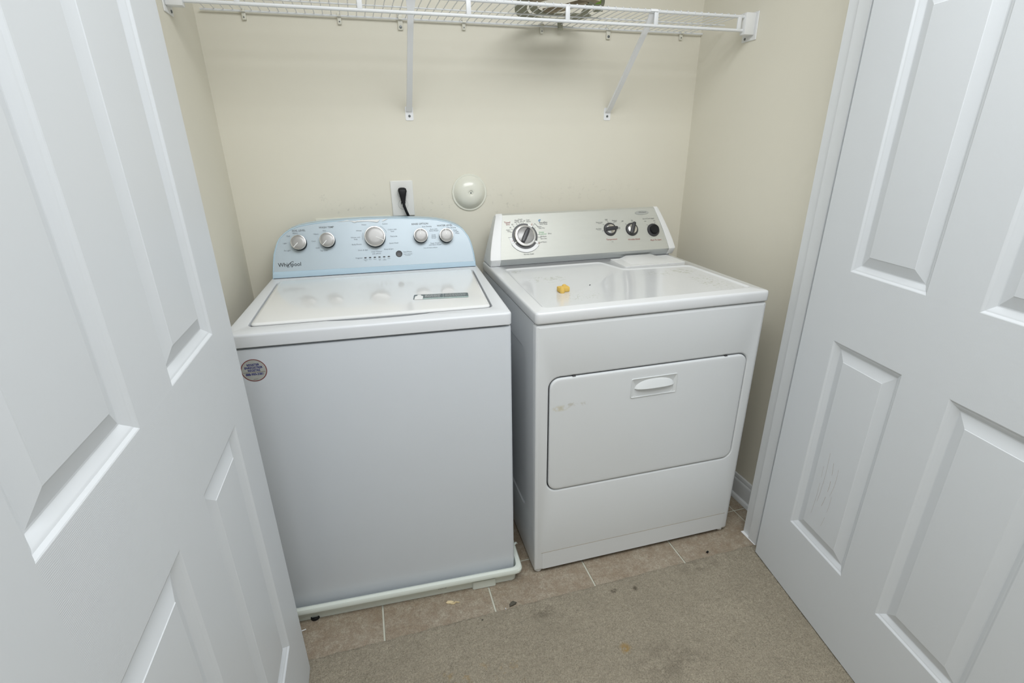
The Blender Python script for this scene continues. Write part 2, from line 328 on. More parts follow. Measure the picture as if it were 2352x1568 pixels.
# ------------------------------------------------------------ panel doors
S = (.1186, .3327, .4471, .6619); ZS = (.008, .2436, .8402, 1.0244, 1.627, 1.725, 2.15, 2.272); LW = .755; TH = .035
def door(name, hinge, ang, free_sign, label):
    """hinge: near-face hinge corner; the leaf runs along direction d; free_sign: +1 if the visible face looks towards -x"""
    d = Vector((math.sin(ang), -math.cos(ang), 0)); out = Vector((0, 0, 1)).cross(d)*free_sign
    t = thing(name, label, None, hinge, 0, 'structure')
    mx = Matrix((d, -out, Vector((0, 0, 1)))).transposed().to_4x4()   # local: x along leaf, y into the thickness, z up
    t.matrix_world = Matrix.Translation(Vector(hinge)) @ mx if mx.determinant() > 0 else Matrix.Translation(Vector(hinge))
    K = Matrix.Identity(4) if mx.determinant() > 0 else mx
    def bx(nm, x0, x1, z0, z1, m):
        bm = B(); add_box(bm, x0, x1, 0, TH, z0, z1, M=None); 
        bmesh.ops.transform(bm, matrix=K, verts=bm.verts[:]); return obj(nm, bm, m, t)
    bx('stile', 0, S[0], ZS[0], ZS[7], M_grain_v); bx('stile', S[3], LW, ZS[0], ZS[7], M_grain_v)
    for a, b in ((0, 1), (2, 3), (4, 5), (6, 7)): bx('rail', S[0], S[3], ZS[a], ZS[b], M_grain_h)
    for a, b in ((1, 2), (3, 4), (5, 6)): bx('mullion', S[1], S[2], ZS[a], ZS[b], M_grain_v)
    prof = [(0, 0), (.0015, .0006), (.0052, .0034), (.0072, .0040), (.0088, .0047), (.0155, .0098), (.0178, .0108), (.0200, .0108), (.0440, .0032), (.0450, .0022), (.050, .0020)]
    for xa, xb in ((S[0], S[1]), (S[2], S[3])):
        for a, b in ((1, 2), (3, 4), (5, 6)):
            bm = B()
            for side in (0, 1):
                loops = [[(x, (dep if side == 0 else TH-dep), z) for x, z in ((xa+i, ZS[a]+i), (xb-i, ZS[a]+i), (xb-i, ZS[b]-i), (xa+i, ZS[b]-i))] for i, dep in prof]
                loft(bm, loops, False, True)
            bmesh.ops.transform(bm, matrix=K, verts=bm.verts[:]); obj('panel', bm, M_grain_v, t, sharp=15)
    return t, K
dr, Kr = door('door_2', (1.4016, -.8662, 0), -.1607, -1, 'white six-panel closet door standing open on the dryer side')
dl, Kl = door('door_1', (-.0497, -.8627, 0), -.0064, 1, 'white six-panel closet door standing open on the washer side')
for (a, b, c, wd) in ((.195, .52, .005, .0006), (.21, .50, .012, .0009), (.222, .53, .016, .0006), (.228, .46, .010, .0005), (.185, .47, .004, .0005)):
    bm = B(); pts = [(a+c*math.sin(i/9*2.6)+random.uniform(-.0004, .0004), .0018, b-.14+i*.018) for i in range(10)]
    for p, q in zip(pts, pts[1:]):
        if random.random() < .75:
            vs = [bm.verts.new(Kr @ Vector(v)) for v in ((p[0]-wd/3, p[1], p[2]), (p[0]+wd/3, p[1], p[2]), (q[0]+wd/2, q[1], q[2]), (q[0]-wd/2, q[1], q[2]))]; bm.faces.new(vs)
    flat_obj('scratch_mark', bm, M_scratch, dr, 'thin brown scratch on the lower panel')
# ------------------------------------------------------------ drain pan
WA = (-.1221, -.6777, 0); WY = -.0571
pan = thing('drain_pan', 'off-white plastic drain pan with rolled rim under the washer', 'drain pan', WA, WY)
bm = B(); X0, X1, Y0, Y1 = -.035, .720, -.034, .640
prof = [(.019, .0006), (.016, .043), (.0, .044), (-.0005, .052), (.003, .058), (.010, .0605), (.016, .058), (.018, .052), (.021, .006)]
loft(bm, [[(x, y, z) for x, y in rrect(X0+i, X1-i, Y0+i, Y1-i, .012+max(0, .01-i*.3), 4)] for i, z in prof], False, True); obj('pan_basin', bm, M_pan, pan)
bm = B(); loft(bm, [[(x, y, z) for x, y in rrect(.555, .632, -.024, .01, .006, 3)] for z in (.0008, .03)]); obj('drain_boss', bm, M_pan, pan)
fr = frame((.46, Y0+.0135, .028), (1, 0, 0), (0, 0, 1)); bm = B(); text(bm, 'PAN-30', 0, 0, .008, fr, .0008); flat_obj('moulded_mark', bm, M_ink2, pan)
bm = B()
for k in range(2): ribbon(bm, [(X1-.004, .075+.004*k, .058), (X1+.004, .078+.004*k, .062), (X1+.008, .082, .055)], .004, .0012)
obj('torn_rim_edge', bm, M_pan, pan)
# ------------------------------------------------------------ washer
was = thing('washing_machine', 'white top-loading washer with pale blue arched control console', 'washing machine', WA, WY)
WW, WD, ZT, ZL = .6993, .610, .9188, .8831
ZB = .0075
bm = B(); add_box(bm, .004, WW-.004, .006, WD+.02, ZB, ZL-.006); obj('inner_cabinet', bm, M_gap, was)
bm = B(); L = rrect(0, WW, 0, WD+.03, .010, 4)
loft(bm, [[(x, y, z) for x, y in inset(L, i)] for z, i in ((.012, .004), (.016, 0), (ZL-.010, 0), (ZL-.0055, .001), (ZL-.004, .004))]); obj('cabinet', bm, M_white_shaded, was)
bm = B()   # deck with pocket for the lid
outer = [[(x, y, z) for x, y in inset(rrect(-.001, WW+.001, -.004, WD+.03, .012, 5), i)] for z, i in ((ZL+.001, .003), (ZL+.003, .0005), (ZT-.0065, 0), (ZT-.0028, .0009), (ZT-.0008, .003), (ZT, .0065))]
R = loft(bm, outer, True, False)
def lidloop(i, z, notch=0, n=28):
    pts = []; fl, frr, bl, br = (.0485, .0600), (.6535, .0600), (.0345, .500), (.6690, .500)
    for k in range(n+1):
        x = fl[0]+.012+(frr[0]-fl[0]-.024)*k/n; b = 0
        if notch: s = max(0, 1-abs((x-.365)/.135)**3); b = notch*s
        pts.append((x, fl[1]-b))
    def corner(c, a, r=.014):
        return [(c[0]+r*math.cos(math.radians(a+90*k/4)), c[1]+r*math.sin(math.radians(a+90*k/4))) for k in range(1, 4)]
    pts += corner((frr[0]-.012, frr[1]+.014), -90); pts.append((frr[0]+.002, frr[1]+.014)); pts.append((br[0], br[1]-.012)); pts += corner((br[0]-.012, br[1]-.014), 0, .013); pts.append((br[0]-.014, br[1]))
    pts.append((bl[0]+.014, bl[1])); pts += corner((bl[0]+.012, bl[1]-.014), 90, .013); pts.append((bl[0], bl[1]-.012)); pts.append((fl[0]-.002, fl[1]+.014)); pts += corner((fl[0]+.012, fl[1]+.014), 180)
    return [(x, y, z) for x, y in inset(pts, i)]
R2 = loft(bm, [lidloop(-.009, ZT, .014), lidloop(-.0065, ZT-.0012, .016), lidloop(-.0045, ZT-.006, .016), lidloop(-.004, ZT-.018, .016)], False, True)
ring_fill(bm, R[-1], R2[0]); obj('top_deck', bm, M_deck, was)
bm = B(); loft(bm, [lidloop(.0125, ZT-.014), lidloop(.012, ZT-.0035), lidloop(.0012, ZT-.0030), lidloop(0, ZT-.0018), lidloop(.0006, ZT+.0008), lidloop(.003, ZT+.0025), lidloop(.0065, ZT+.0043), lidloop(.0085, ZT+.0045)]); lid = obj('lid', bm, M_lid, was)
zl = ZT+.0046
fl = frame((0, 0, zl), (1, 0, 0), (0, 1, 0))
def quadloop(pts, m, name, par, h): bm = B(); bm.faces.new([bm.verts.new(fl @ Vector((x, y, h))) for x, y in pts]); return flat_obj(name, bm, m, par)
th_ = math.atan2(-.022, .16)
fs = frame((.4515, .165, zl), (math.cos(-.10), math.sin(-.10), 0), (-math.sin(-.10), math.cos(-.10), 0))
bm = B(); bm.faces.new([bm.verts.new(fs @ Vector((x, y, .0003))) for x, y in rrect(0, .157, 0, .050, .006, 3)]); stk = flat_obj('sticker', bm, M_teal, lid, 'dark teal rectangular sticker strip')
bm = B(); bm.faces.new([bm.verts.new(fs @ Vector((x, y, .0005))) for x, y in ((.028, 0), (.152, 0), (.157, .004), (.157, .011), (.028, .011))]); flat_obj('pale_band', bm, M_tealp, stk)
bm = B(); bm.faces.new([bm.verts.new(fs @ Vector((x, y, .0006))) for x, y in ((.003, -.0005), (.027, -.0005), (.027, .032), (.021, .038), (.0195, .047), (.011, .047), (.0095, .038), (.004, .032))]); flat_obj('jug_symbol', bm, M_whitep, stk)
bm = B()
for k in range(5):
    x = .032
    while x < .075: l = random.uniform(.004, .010); seg2(bm, (x, .020+k*.0055), (min(x+l, .077), .020+k*.0055), .0016, fs, .0007); x += l+.0015
    x = .090
    while x < .148: l = random.uniform(.004, .010); seg2(bm, (x, .020+k*.0055), (min(x+l, .150), .020+k*.0055), .0011, fs, .0007); x += l+.0015
x = .034
while x < .15: l = random.uniform(.004, .010); seg2(bm, (x, .0055), (min(x+l, .152), .0055), .0022, fs, .0008); x += l+.0015
seg2(bm, (.0845, .013), (.0845, .047), .0006, fs, .0007); flat_obj('fine_print', bm, M_whitep, stk)['kind'] = 'stuff'
# round registration sticker on the cabinet front
ff = frame((.0525, 0, .824), (1, 0, 0), (0, 0, 1))
rf = math.radians(0)
bm = B(); bm.faces.new([bm.verts.new(ff @ Vector((.0295*math.cos(2*math.pi*k/40), .0295*math.sin(2*math.pi*k/40), .0003))) for k in range(40)]); rs = flat_obj('round_sticker', bm, M_foil, was, 'round silver sticker with red rim and blue lettering')
bm = B(); arc2(bm, 0, 0, .0275, .0295, 0, 360, ff, .0005, 40); flat_obj('red_rim', bm, mat('dark_red_rim', srgb(125, 62, 62), .5), rs)
bm = B(); text(bm, 'REGISTER', 0, .0145, .0078, ff, .0006, bold=.03, sx=.85); text(bm, 'ENREGISTRER', 0, .0070, .0078, ff, .0006, bold=.03, sx=.85); text(bm, 'REGISTRE', 0, -.0003, .0078, ff, .0006, bold=.03, sx=.85); text(bm, '888-900-3381', 0, -.0105, .0085, ff, .0006, bold=.03, sx=.85); flat_obj('lettering', bm, M_navy, rs)
bm = B(); seg2(bm, (-.025, -.0050), (.025, -.0050), .0008, ff, .0006); seg2(bm, (-.005, -.0235), (.005, -.0235), .0008, ff, .0006); flat_obj('divider_line', bm, mat('brown_line', srgb(120, 104, 84), .5), rs)
# console
WT = Vector((0, .070, .176)); WC = frame((0, .545, ZT), (1, 0, 0), WT)
out_ = [(.0045, .001), (.0065, .025), (.0108, .0599), (.0146, .084), (.0239, .1122), (.0305, .1265), (.0379, .1384), (.0544, .1538), (.0742, .1664), (.1005, .1760), (.1351, .1820), (.17, .1858), (.2049, .1886), (.2663, .1915), (.33, .1925),
        (.3831, .1915), (.44, .1892), (.5027, .1858), (.54, .1825), (.568, .1783), (.6052, .1691), (.6329, .1575), (.648, .1485), (.66, .1377), (.677, .1116), (.683, .094), (.6873, .0763), (.6915, .0469), (.6932, .0196), (.6935, .001)]      # left bottom -> right bottom, clockwise
console = B()
def W3(p, h): return WC @ Vector((p[0], p[1], h))
o2 = inset(out_, .003); o3 = inset(out_, .0044); o4 = [(x, max(y, .0240-.006*x)) for x, y in inset(out_, .0054)]; o3 = [(x, max(y, .0225-.006*x)) for x, y in o3]
back = [(p[0], .648+.0*p[1], (WC @ Vector((p[0], p[1], 0))).z) for p in out_]
mid = [W3(p, -.012) for p in out_]
loft(console, [back, mid, [W3(p, -.003) for p in out_], [W3(p, -.0004) for p in inset(out_, .0012)], [W3(p, .0010) for p in o2], [W3(p, .0010) for p in o3], [W3(p, -.0004) for p in o4]], True, False)
con = obj('console', console, M_blue, was, sharp=40)
bm = B(); bm.faces.new([bm.verts.new(W3(p, -.0003)) for p in o4]); fas = obj('control_panel', bm, M_panel, was, sharp=40)
bm = B(); add_box(bm, .01, .69, .546, .64, ZT-.004, ZT+.0015); obj('console_gap', bm, M_gap, con)
def knob_w(u, v, r, ang, label, name='knob'):
    Mk = WC @ Matrix.Translation((u, v, -.0004)); bm = B()
    lathe(bm, [(r*.98, 0), (r*1.0, .002), (r*.93, .010), (r*.97, .0165), (r*.985, .018)], Mk, 36); k = obj(name, bm, M_black, was, label=label)
    bm = B(); lathe(bm, [(r*.985, .0175), (r*.99, .0200), (r*.96, .0216), (r*.90, .0218), (r*.875, .0208), (r*.87, .019)], Mk, 40, False, False); obj('chrome_ring', bm, M_chrome, k)
    bm = B(); lathe(bm, [(r*.875, .0200), (r*.84, .0206), (r*.5, .0212), (r*.02, .0214)], Mk, 36, False, True); obj('knob_face', bm, M_disc, k)
    c, s = math.cos(math.radians(ang)), math.sin(math.radians(ang)); Mp = Mk @ Matrix(((c, -s, 0, 0), (s, c, 0, 0), (0, 0, 1, 0), (0, 0, 0, 1)))
    bm = B(); add_box(bm, r*.10, r*.90, -.0013, .0013, .0205, .0220, .0004, 1, M=Mp); obj('pointer', bm, M_whitep, k)
dv = -.0005
knob_w(.1005, .1155, .0250, -135, 'small round knob, first from the brand name end'); knob_w(.1925, .1190, .0250, -133, 'small round knob beside the large dial')
knob_w(.3495, .1230, .0355, -27, 'large central dial', 'dial'); knob_w(.5060, .1185, .0245, 92, 'small round knob under RINSE OPTION'); knob_w(.5955, .1150, .0245, 94, 'small round knob under WATER LEVEL')
bm = B(); Mk = WC @ Matrix.Translation((.4255, .0615, -.0003)); lathe(bm, [(.0112, 0), (.0112, .0012), (.0100, .0020), (.0095, .0014), (.004, .0012)], Mk, 28); sb = obj('start_button', bm, M_dark, was)
bm = B(); seg2(bm, (-.004, 0), (-.0012, 0), .0022, Mk, .0021); seg2(bm, (.0008, 0), (.0016, 0), .0028, Mk, .0021); seg2(bm, (.0028, 0), (.0036, 0), .0028, Mk, .0021); flat_obj('play_symbol', bm, M_ink2, sb)
for i in range(6):
    bm = B(); prism(bm, rrect(.3065+i*.0158, .3145+i*.0158, .0522, .0560, .0018, 3), -.0003, .0008, WC, .0003); obj('indicator_light', bm, M_dark, was)
for s, u, v, z in (('SOIL LEVEL', .1020, .1585, .0088), ('WASH TEMP', .1915, .1655, .0088), ('RINSE OPTION', .507, .163, .0088), ('WATER LEVEL', .594, .1535, .0088)):
    bm = B(); text(bm, s, u, v, z, WC, bold=.006); flat_obj('heading_lettering', bm, M_ink, fas)
bm = B()
for s, u, v in (('Heavy', .090, .1505), ('Med', .067, .1415), ('Light', .0545, .118), ('Ex Light', .060, .0935), ('Hot', .184, .154), ('Warm', .156, .144), ('Cool', .146, .1205), ('Cold', .157, .097), ('Tap Cold', .176, .087),
                ('Heavy', .316, .1690), ('Whites', .297, .149), ('Whites with', .284, .126), ('Soak', .284, .1195), ('Bulky/Sheets', .286, .102), ('Drain & Spin', .305, .081), ('Rinse & Spin', .392, .080), ('Quick Wash', .411, .100),
                ('Delicates', .413, .124), ('Colors with', .410, .148), ('Soak', .410, .1415), ('Colors', .3865, .1685), ('Clean Washer', .350, .0735), ('with affresh', .349, .0665), ('Start/Pause', .4555, .067), ('Progress', .289, .0545),
                ('Auto Sensing', .530, .153), ('Auto with', .554, .1425), ('Extra Rinse*', .554, .1365), ('Deep', .552, .122), ('Water', .552, .1165), ('Rinse*', .552, .111), ('Deep Water', .554, .0925), ('with Extra Rinse*', .554, .0865),
                ('*Use with fabric softener', .536, .0770), ('Auto Sensing', .616, .145), ('Deep', .630, .1355), ('Water', .634, .1295), ('Wash', .637, .1235)):
    text(bm, s, u, v, .0064 if 'Use' not in s else .0050, WC)
for i, s in enumerate(('Sensing', 'Wash', 'Rinse', 'Final', 'Lid', 'Done')): text(bm, s, .3105+i*.0158, .0475, .0042, WC)
for i, s in ((0, 'Fill'), (3, 'Spin'), (4, 'Locked')): text(bm, s, .3105+i*.0158, .0435, .0042, WC)
text(bm, 'Hold 3 seconds', .4555, .0595, .0048, WC); text(bm, 'to cancel', .4555, .0550, .0048, WC)
arc2(bm, .3495, .124, .0425, .0432, 155, 190, WC, n=10); arc2(bm, .3495, .124, .0425, .0432, 20, 62, WC, n=10)
flat_obj('setting_lettering', bm, M_ink2, fas)['kind'] = 'stuff'
bm = B(); text(bm, 'Whirlpool', .0635, .0455, .0190, WC, .0006, sx=.92)
def ell(a):   # swoosh ring of the emblem
    t = math.radians(a); x, y = .0135*math.cos(t), .0040*math.sin(t); c, s = math.cos(.75), math.sin(.75); return (.0660+x*c-y*s, .0462+x*s+y*c)
for a in range(-60, 235, 10):
    wd = .0004+.0009*math.sin(math.radians((a+60)/295*180)); seg2(bm, ell(a), ell(a+10.5), wd, WC, .0008)
flat_obj('brand_lettering', bm, M_inkb, fas)
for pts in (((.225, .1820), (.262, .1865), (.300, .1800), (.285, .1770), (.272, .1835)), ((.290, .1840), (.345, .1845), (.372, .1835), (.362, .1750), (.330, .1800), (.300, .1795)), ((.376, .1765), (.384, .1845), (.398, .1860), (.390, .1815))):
    bm = B(); n = len(pts); top = [bm.verts.new(W3(p, .0012+.0012*(i % 2))) for i, p in enumerate(pts)]; bm.faces.new(top); obj('painted_film_glint', bm, M_whitep, fas)  # white slivers painted in for the reflections along the console top
# ------------------------------------------------------------ dryer
DA = (.6398, -.7316, 0); DY = -.0159
dry = thing('clothes_dryer', 'white front-door clothes dryer with silver control console', 'clothes dryer', DA, DY)
DW, DT, DL = .7375, .9132, .8802
bm = B(); add_box(bm, .008, DW-.008, .012, .66, .03, DL+.004); obj('inner_cabinet', bm, M_gap, dry)
# side panels with pressed edge
for s in (0, 1):
    bm = B(); x = .0015 if s == 0 else DW-.0015; i = 1 if s == 0 else -1
    rect = lambda a, b, c, d: [(a, c), (b, c), (b, d), (a, d)]
    loops = []
    for (y0, y1, z0, z1, dx) in ((.020, .668, .012, DL-.003, 0), (.098, .59, .190, .770, 0), (.102, .586, .196, .764, .0030)):
        loops.append([(x+i*dx, y, z) for y, z in rrect(y0, y1, z0, z1, .002 if dx == 0 and y0 < .05 else .045, 5)])
    back_ = [(x+i*.008, y, z) for y, z in rrect(.020, .668, .012, DL-.003, .002, 5)]
    loft(bm, [back_]+loops); obj('side_panel', bm, M_dfront, dry, sharp=20)
# front panel: U wrap with door opening
bm = B()
prof = [(0, .026), (0, .0075), (.0015, .0025), (.0065, 0)]    # x offset, y
fo = rrect(0, DW, .012, DL-.004, .004, 3)
def fl3(pts, y): return [(x, y, z) for x, z in pts]
OP = rrect(.0395, .7015, .3255, .7150, .034, 6); 
Lo = [fl3(inset(rrect(0, DW, .012, DL-.003, .009, 4), i), y) for i, y in ((0, .026), (0, .008), (.0015, .003), (.005, .0006), (.010, 0))]
R = loft(bm, Lo, False, False)
Li = [fl3(inset(OP, i), y) for i, y in ((-.006, 0), (-.003, .0008), (-.0005, .0035), (0, .012))]
R2 = loft(bm, Li, False, True); ring_fill(bm, R[-1], R2[0]); obj('front_panel', bm, M_dfront, dry)
bm = B(); Mq = Matrix.Identity(4)
loft(bm, [fl3(inset(OP, i), y) for i, y in ((.0045, .011), (.0035, .003), (.0042, .0005), (.0065, -.0012), (.010, -.0018), (.016, -.002))]); dd = obj('door', bm, M_dfront, dry)
for x in (.116, .62):
    bm = B(); add_box(bm, x-.005, x+.005, -.0005, .006, .7110, .7142, .0008, 1); obj('door_bumper', bm, M_dark, dd)
# handle: framed plate with scooped pocket and hood
HX0_, HX1_, HZ0, HZ1 = .2985, .4530, .6145, .6785
bm = B(); hp = rrect(HX0_, HX1_, HZ0, HZ1, .005, 3)
R = loft(bm, [fl3(hp, -.0015), fl3(hp, -.0036), fl3(inset(hp, .0012), -.0042), fl3(inset(hp, .003), -.0030)], False, False)
pk = rrect(.3120, .4400, .6180, .6500, .008, 3)
cx, cz = .376, .647
R2 = loft(bm, [fl3(pk, -.0030)]+[[(cx+(x-cx)*a, y, cz+(z-cz)*b) for x, z in pk] for a, b, y in ((.985, .97, -.001), (.80, .40, .016), (.78, .36, .017))], False, True)
ring_fill(bm, R[-1], R2[0]); hnd = obj('handle_plate', bm, M_handle, dd)
bm = B(); N = 24; rows = []
for j in range(9):
    t = j/8; row = []
    for i in range(N+1):
        s = i/N*2-1; x = .3765+s*.0665; arch = max(0, 1-abs(s)**2.6)
        zt = .6470+.0250*arch**.6; zb = .6455-.001*arch; z = zt+(zb-zt)*t
        y = -.0030-.0110*t**.85*arch**.45; row.append((x, y, z))
    rows.append(row)
rows.append([(x, y+.004 if abs(y) > .006 else y, z+.0015) for x, y, z in rows[-1]]); rows.append([(x, -.001, .650) for x, y, z in rows[0]])
VV = [[bm.verts.new(p) for p in r] for r in rows]
for a, b in zip(VV, VV[1:]):
    for i in range(N): bm.faces.new((a[i], a[i+1], b[i+1], b[i]))
obj('handle_hood', bm, M_handle, hnd, sharp=60)
# toe panel
bm = B(); R = loft(bm, [fl3(rrect(.0275, DW-.021, .0165, .0830, .003, 2), y) for y in (.004, -.0006)], False, False); bm.faces.new(R[-1]); obj('toe_panel', bm, M_dfront, dry)
bm = B(); add_box(bm, .024, DW-.018, -.0004, .002, .0830, .0855); obj('toe_panel_seam', bm, mat('grimy_seam', srgb(176, 170, 158), .7), dry)
for x, y in ((.018, .02), (DW-.018, .02), (.03, .62), (DW-.03, .62)):
    bm = B(); lathe(bm, [(.011, 0), (.013, .002), (.013, .010), (.010, .016)], Matrix.Translation((x, y, 0)), 14); obj('foot', bm, M_plastic, dry)
# top deck
bm = B(); od = rrect(-.0015, DW+.0015, -.004, .668, .012, 5)
R = loft(bm, [[(x, y, z) for x, y in inset(od, i)] for z, i in ((DL-.001, .004), (DL+.0015, .0008), (DL+.004, 0), (DT-.008, 0), (DT-.0035, .0012), (DT-.001, .0038), (DT, .0080))], True, False)
def rpoly(pts, r, n=4):
    out = []; N = len(pts)
    for i in range(N):
        p0, p1, p2 = Vector(pts[i-1]), Vector(pts[i]), Vector(pts[(i+1) % N]); a = (p0-p1).normalized(); b = (p2-p1).normalized(); s, e = p1+a*r, p1+b*r
        for k in range(n+1): t = k/n; out.append(tuple((1-t)**2*s+2*t*(1-t)*p1+t*t*e))
    return out
fld = rpoly([(.030, .034), (.712, .040), (.702, .362), (.450, .378), (.418, .508), (.042, .508)], .022)
Li = [[(x, y, z) for x, y in inset(fld, i)] for z, i in ((DT, -.002), (DT+.0006, 0), (DT-.0004, .003), (DT-.0030, .006), (DT-.0035, .009))]
R2 = loft(bm, Li, False, True); ring_fill(bm, R[-1], R2[0]); obj('top_deck', bm, M_dtop, dry, sharp=50)
bm = B(); lp = rrect(.470, .716, .405, .535, .006, 3); loft(bm, [[(x, y, z) for x, y in inset(lp, i)] for z, i in ((DT-.001, 0), (DT+.0012, .0005), (DT+.0012, .002), (DT+.0004, .003))]); ls = obj('lint_screen_cover', bm, M_plastic, dry)
bm = B(); loft(bm, [[(x, y, z) for x, y in L] for L, z in (([(.505, .430), (.675, .430), (.665, .542), (.515, .542)], DT+.0002), ([(.512, .440), (.668, .440), (.655, .542), (.525, .542)], DT+.0030), ([(.530, .500), (.650, .500), (.645, .542), (.540, .542)], DT+.009))]); obj('finger_grip', bm, M_plastic, ls)
# console
DV = Vector((0, .075, .140)); DC = frame((0, .545, .95), (1, 0, 0), DV)
def DP(u, v, h=0): return DC @ Vector((u, v, h))
pr = lambda bulge=0: [(.555, .9142), (.5405, .9345), (.5435, .9440)]
def prof3(xb, xt, grow=0):
    a = [Vector((xb, .5555-grow, .9145)), Vector((xb-.0, .5415-grow, .9335))]
    for v in (-.012, .02, .06, .10, .135, .155):
        f = (v+.012)/.167; a.append(DP(xb+(xt-xb)*f**1.25, v, .0015*math.sin(f*3.14)+grow))
    e = DP(xt, .1635, -.006+grow); a.append(e); a.append(Vector((xt, .640, 1.087))); a.append(Vector((xt, .664, 1.075))); a.append(Vector((xb, .664, .9145)))
    return a
bm = B(); loft(bm, [[Vector(p) for p in prof3(.0415, .0690)], [Vector(p) for p in prof3(.7245, .6890)]]); dc = obj('console', bm, M_silver, dry, sharp=25)
bm = B()   # satin lower lip over the console front
A_, Bq = prof3(.0415, .0690, .0007), prof3(.7245, .6890, .0007); va = [bm.verts.new(p) for p in A_[:3]]+[bm.verts.new(Bq[2]), bm.verts.new(Bq[1]), bm.verts.new(Bq[0])]
bm.faces.new((va[0], va[1], va[4], va[5])); bm.faces.new((va[1], va[2], va[3], va[4])); obj('console_lip', bm, M_silver2, dry)
bm = B(); add_box(bm, .012, .738, .556, .655, DT-.001, DT+.0022); obj('console_gap', bm, M_gap, dry)
def cheek(xo_b, xo_t, xi_b, xi_t, s, lab):
    inn = [Vector(p) for p in prof3(xi_b, xi_t, .0012)]; o1 = []
    outp = [Vector(p) for p in prof3(xo_b, xo_t, .0006)]
    lp = []
    for i, (a, b) in enumerate(zip(inn, outp)): lp.append((a, b))
    ctr = Vector((0, .61, .99))
    outer2 = [b+Vector((s*.0035, 0, 0))+(Vector((0, ctr.y, ctr.z))-Vector((0, b.y, b.z)))*.035 for b in outp]
    bm = B(); loft(bm, [inn, outp, outer2]); obj('end_cap', bm, M_plastic, dry, sharp=30)
cheek(.0060, .0475, .0410, .0685, -1, 'l'); cheek(.7500, .7060, .7250, .6895, 1, 'r')
# dial
def arcpt(cx, cy, r, a): return (cx+r*math.cos(math.radians(a)), cy+r*math.sin(math.radians(a)))
DU, DVv = .1430, .0715
hP = .0021
for a0, a1 in ((68, 207), (-25, 46), (212, 325)):
    bm = B(); arc2(bm, DU, DVv, .0415, .0482, a0, a1, DC, hP+.0004, 26); flat_obj('dark_scale_arc', bm, M_dark, dc)
for a in ((.0490, .0610, 208, 322), (.043, .0490, 46, 66), (.0485, .0600, 182, 207), (.043, .055, -36, -27)):
    bm = B(); arc2(bm, DU, DVv, *a, DC, hP+.0002, 30); flat_obj('white_scale_arc', bm, M_whitep, dc)
bm = B(); Mk = DC @ Matrix.Translation((DU, DVv, hP-.001))
lathe(bm, [(.0405, 0), (.0402, .003), (.0390, .007)], Mk, 44); dk = obj('dial', bm, M_black, dry, label='large round timer dial with black pointer bar')
bm = B(); lathe(bm, [(.0405, .0040), (.0400, .0085), (.0380, .0105), (.0325, .0112), (.0312, .0100), (.0308, .0080)], Mk, 48, False, False); obj('chrome_ring', bm, M_chrome, dk)
bm = B(); lathe(bm, [(.0309, .0092), (.0292, .0098), (.0282, .0092), (.0272, .0098), (.0005, .0100)], Mk, 40, False, True); obj('knob_face', bm, M_disc, dk)
def bar(Mk, ang, r0, r1, w0, w1, z0, z1, m, par, tip=.6):
    c, s = math.cos(math.radians(ang)), math.sin(math.radians(ang)); Mp = Mk @ Matrix(((c, -s, 0, 0), (s, c, 0, 0), (0, 0, 1, 0), (0, 0, 0, 1)))
    bm = B(); pts = [(-r0, -w0*.75), (-r0*.4, -w0), (r1*.5, -w0*.95), (r1*.92, -w1), (r1, -w1*tip), (r1, w1*tip), (r1*.92, w1), (r1*.5, w0*.95), (-r0*.4, w0), (-r0, w0*.75)]
    sh = lambda k, z, f=1: [Mp @ Vector((x*f, y*k, z)) for x, y in pts]
    loft(bm, [sh(1, z0), sh(1, z0+(z1-z0)*.6), sh(.82, z0+(z1-z0)*.9, .97), sh(.5, z1, .93)]); return obj('pointer_bar', bm, m, par)
b_ = bar(Mk, 60, .0290, .0310, .0084, .0056, .0090, .0185, M_dark, dk)
def dknob(u, v, ang, lab):
    Mk = DC @ Matrix.Translation((u, v, hP-.001)); bm = B(); lathe(bm, [(.0262, 0), (.0258, .003), (.0235, .0065), (.0175, .008)], Mk, 36); k = obj('knob', bm, M_dark, dry, label=lab)
    bm = B(); lathe(bm, [(.0185, .0070), (.0178, .0090), (.013, .0105), (.0005, .0110)], Mk, 32, False, True); obj('knob_face', bm, M_chrome, k)
    bar(Mk, ang, .0225, .0275, .0082, .0060, .0055, .0170, M_dark, k); return k
dknob(.4860, .0785, 4, 'black temperature knob, farthest from the push button'); dknob(.5775, .0735, 66, 'black knob over the words Wrinkle Shield')
Mk = DC @ Matrix.Translation((.6690, .0655, hP-.001)); bm = B(); lathe(bm, [(.0262, 0), (.0258, .003), (.0240, .0055), (.0185, .006)], Mk, 36); pb = obj('push_button', bm, M_dark, dry)
bm = B(); lathe(bm, [(.0178, .0055), (.0170, .0165), (.0155, .0180), (.011, .0176), (.0005, .0172)], Mk, 32, False, True); obj('button_cap', bm, M_black, pb)
bm = B(); seg2(bm, (.0105, .012), (.0130, .019), .0014, Mk, .0062); flat_obj('pointer', bm, M_whitep, pb)
bm = B()
T_ = lambda s, u, v, z=.0065, **k: text(bm, s, u, v, z, DC, h=hP+.0002, **k)
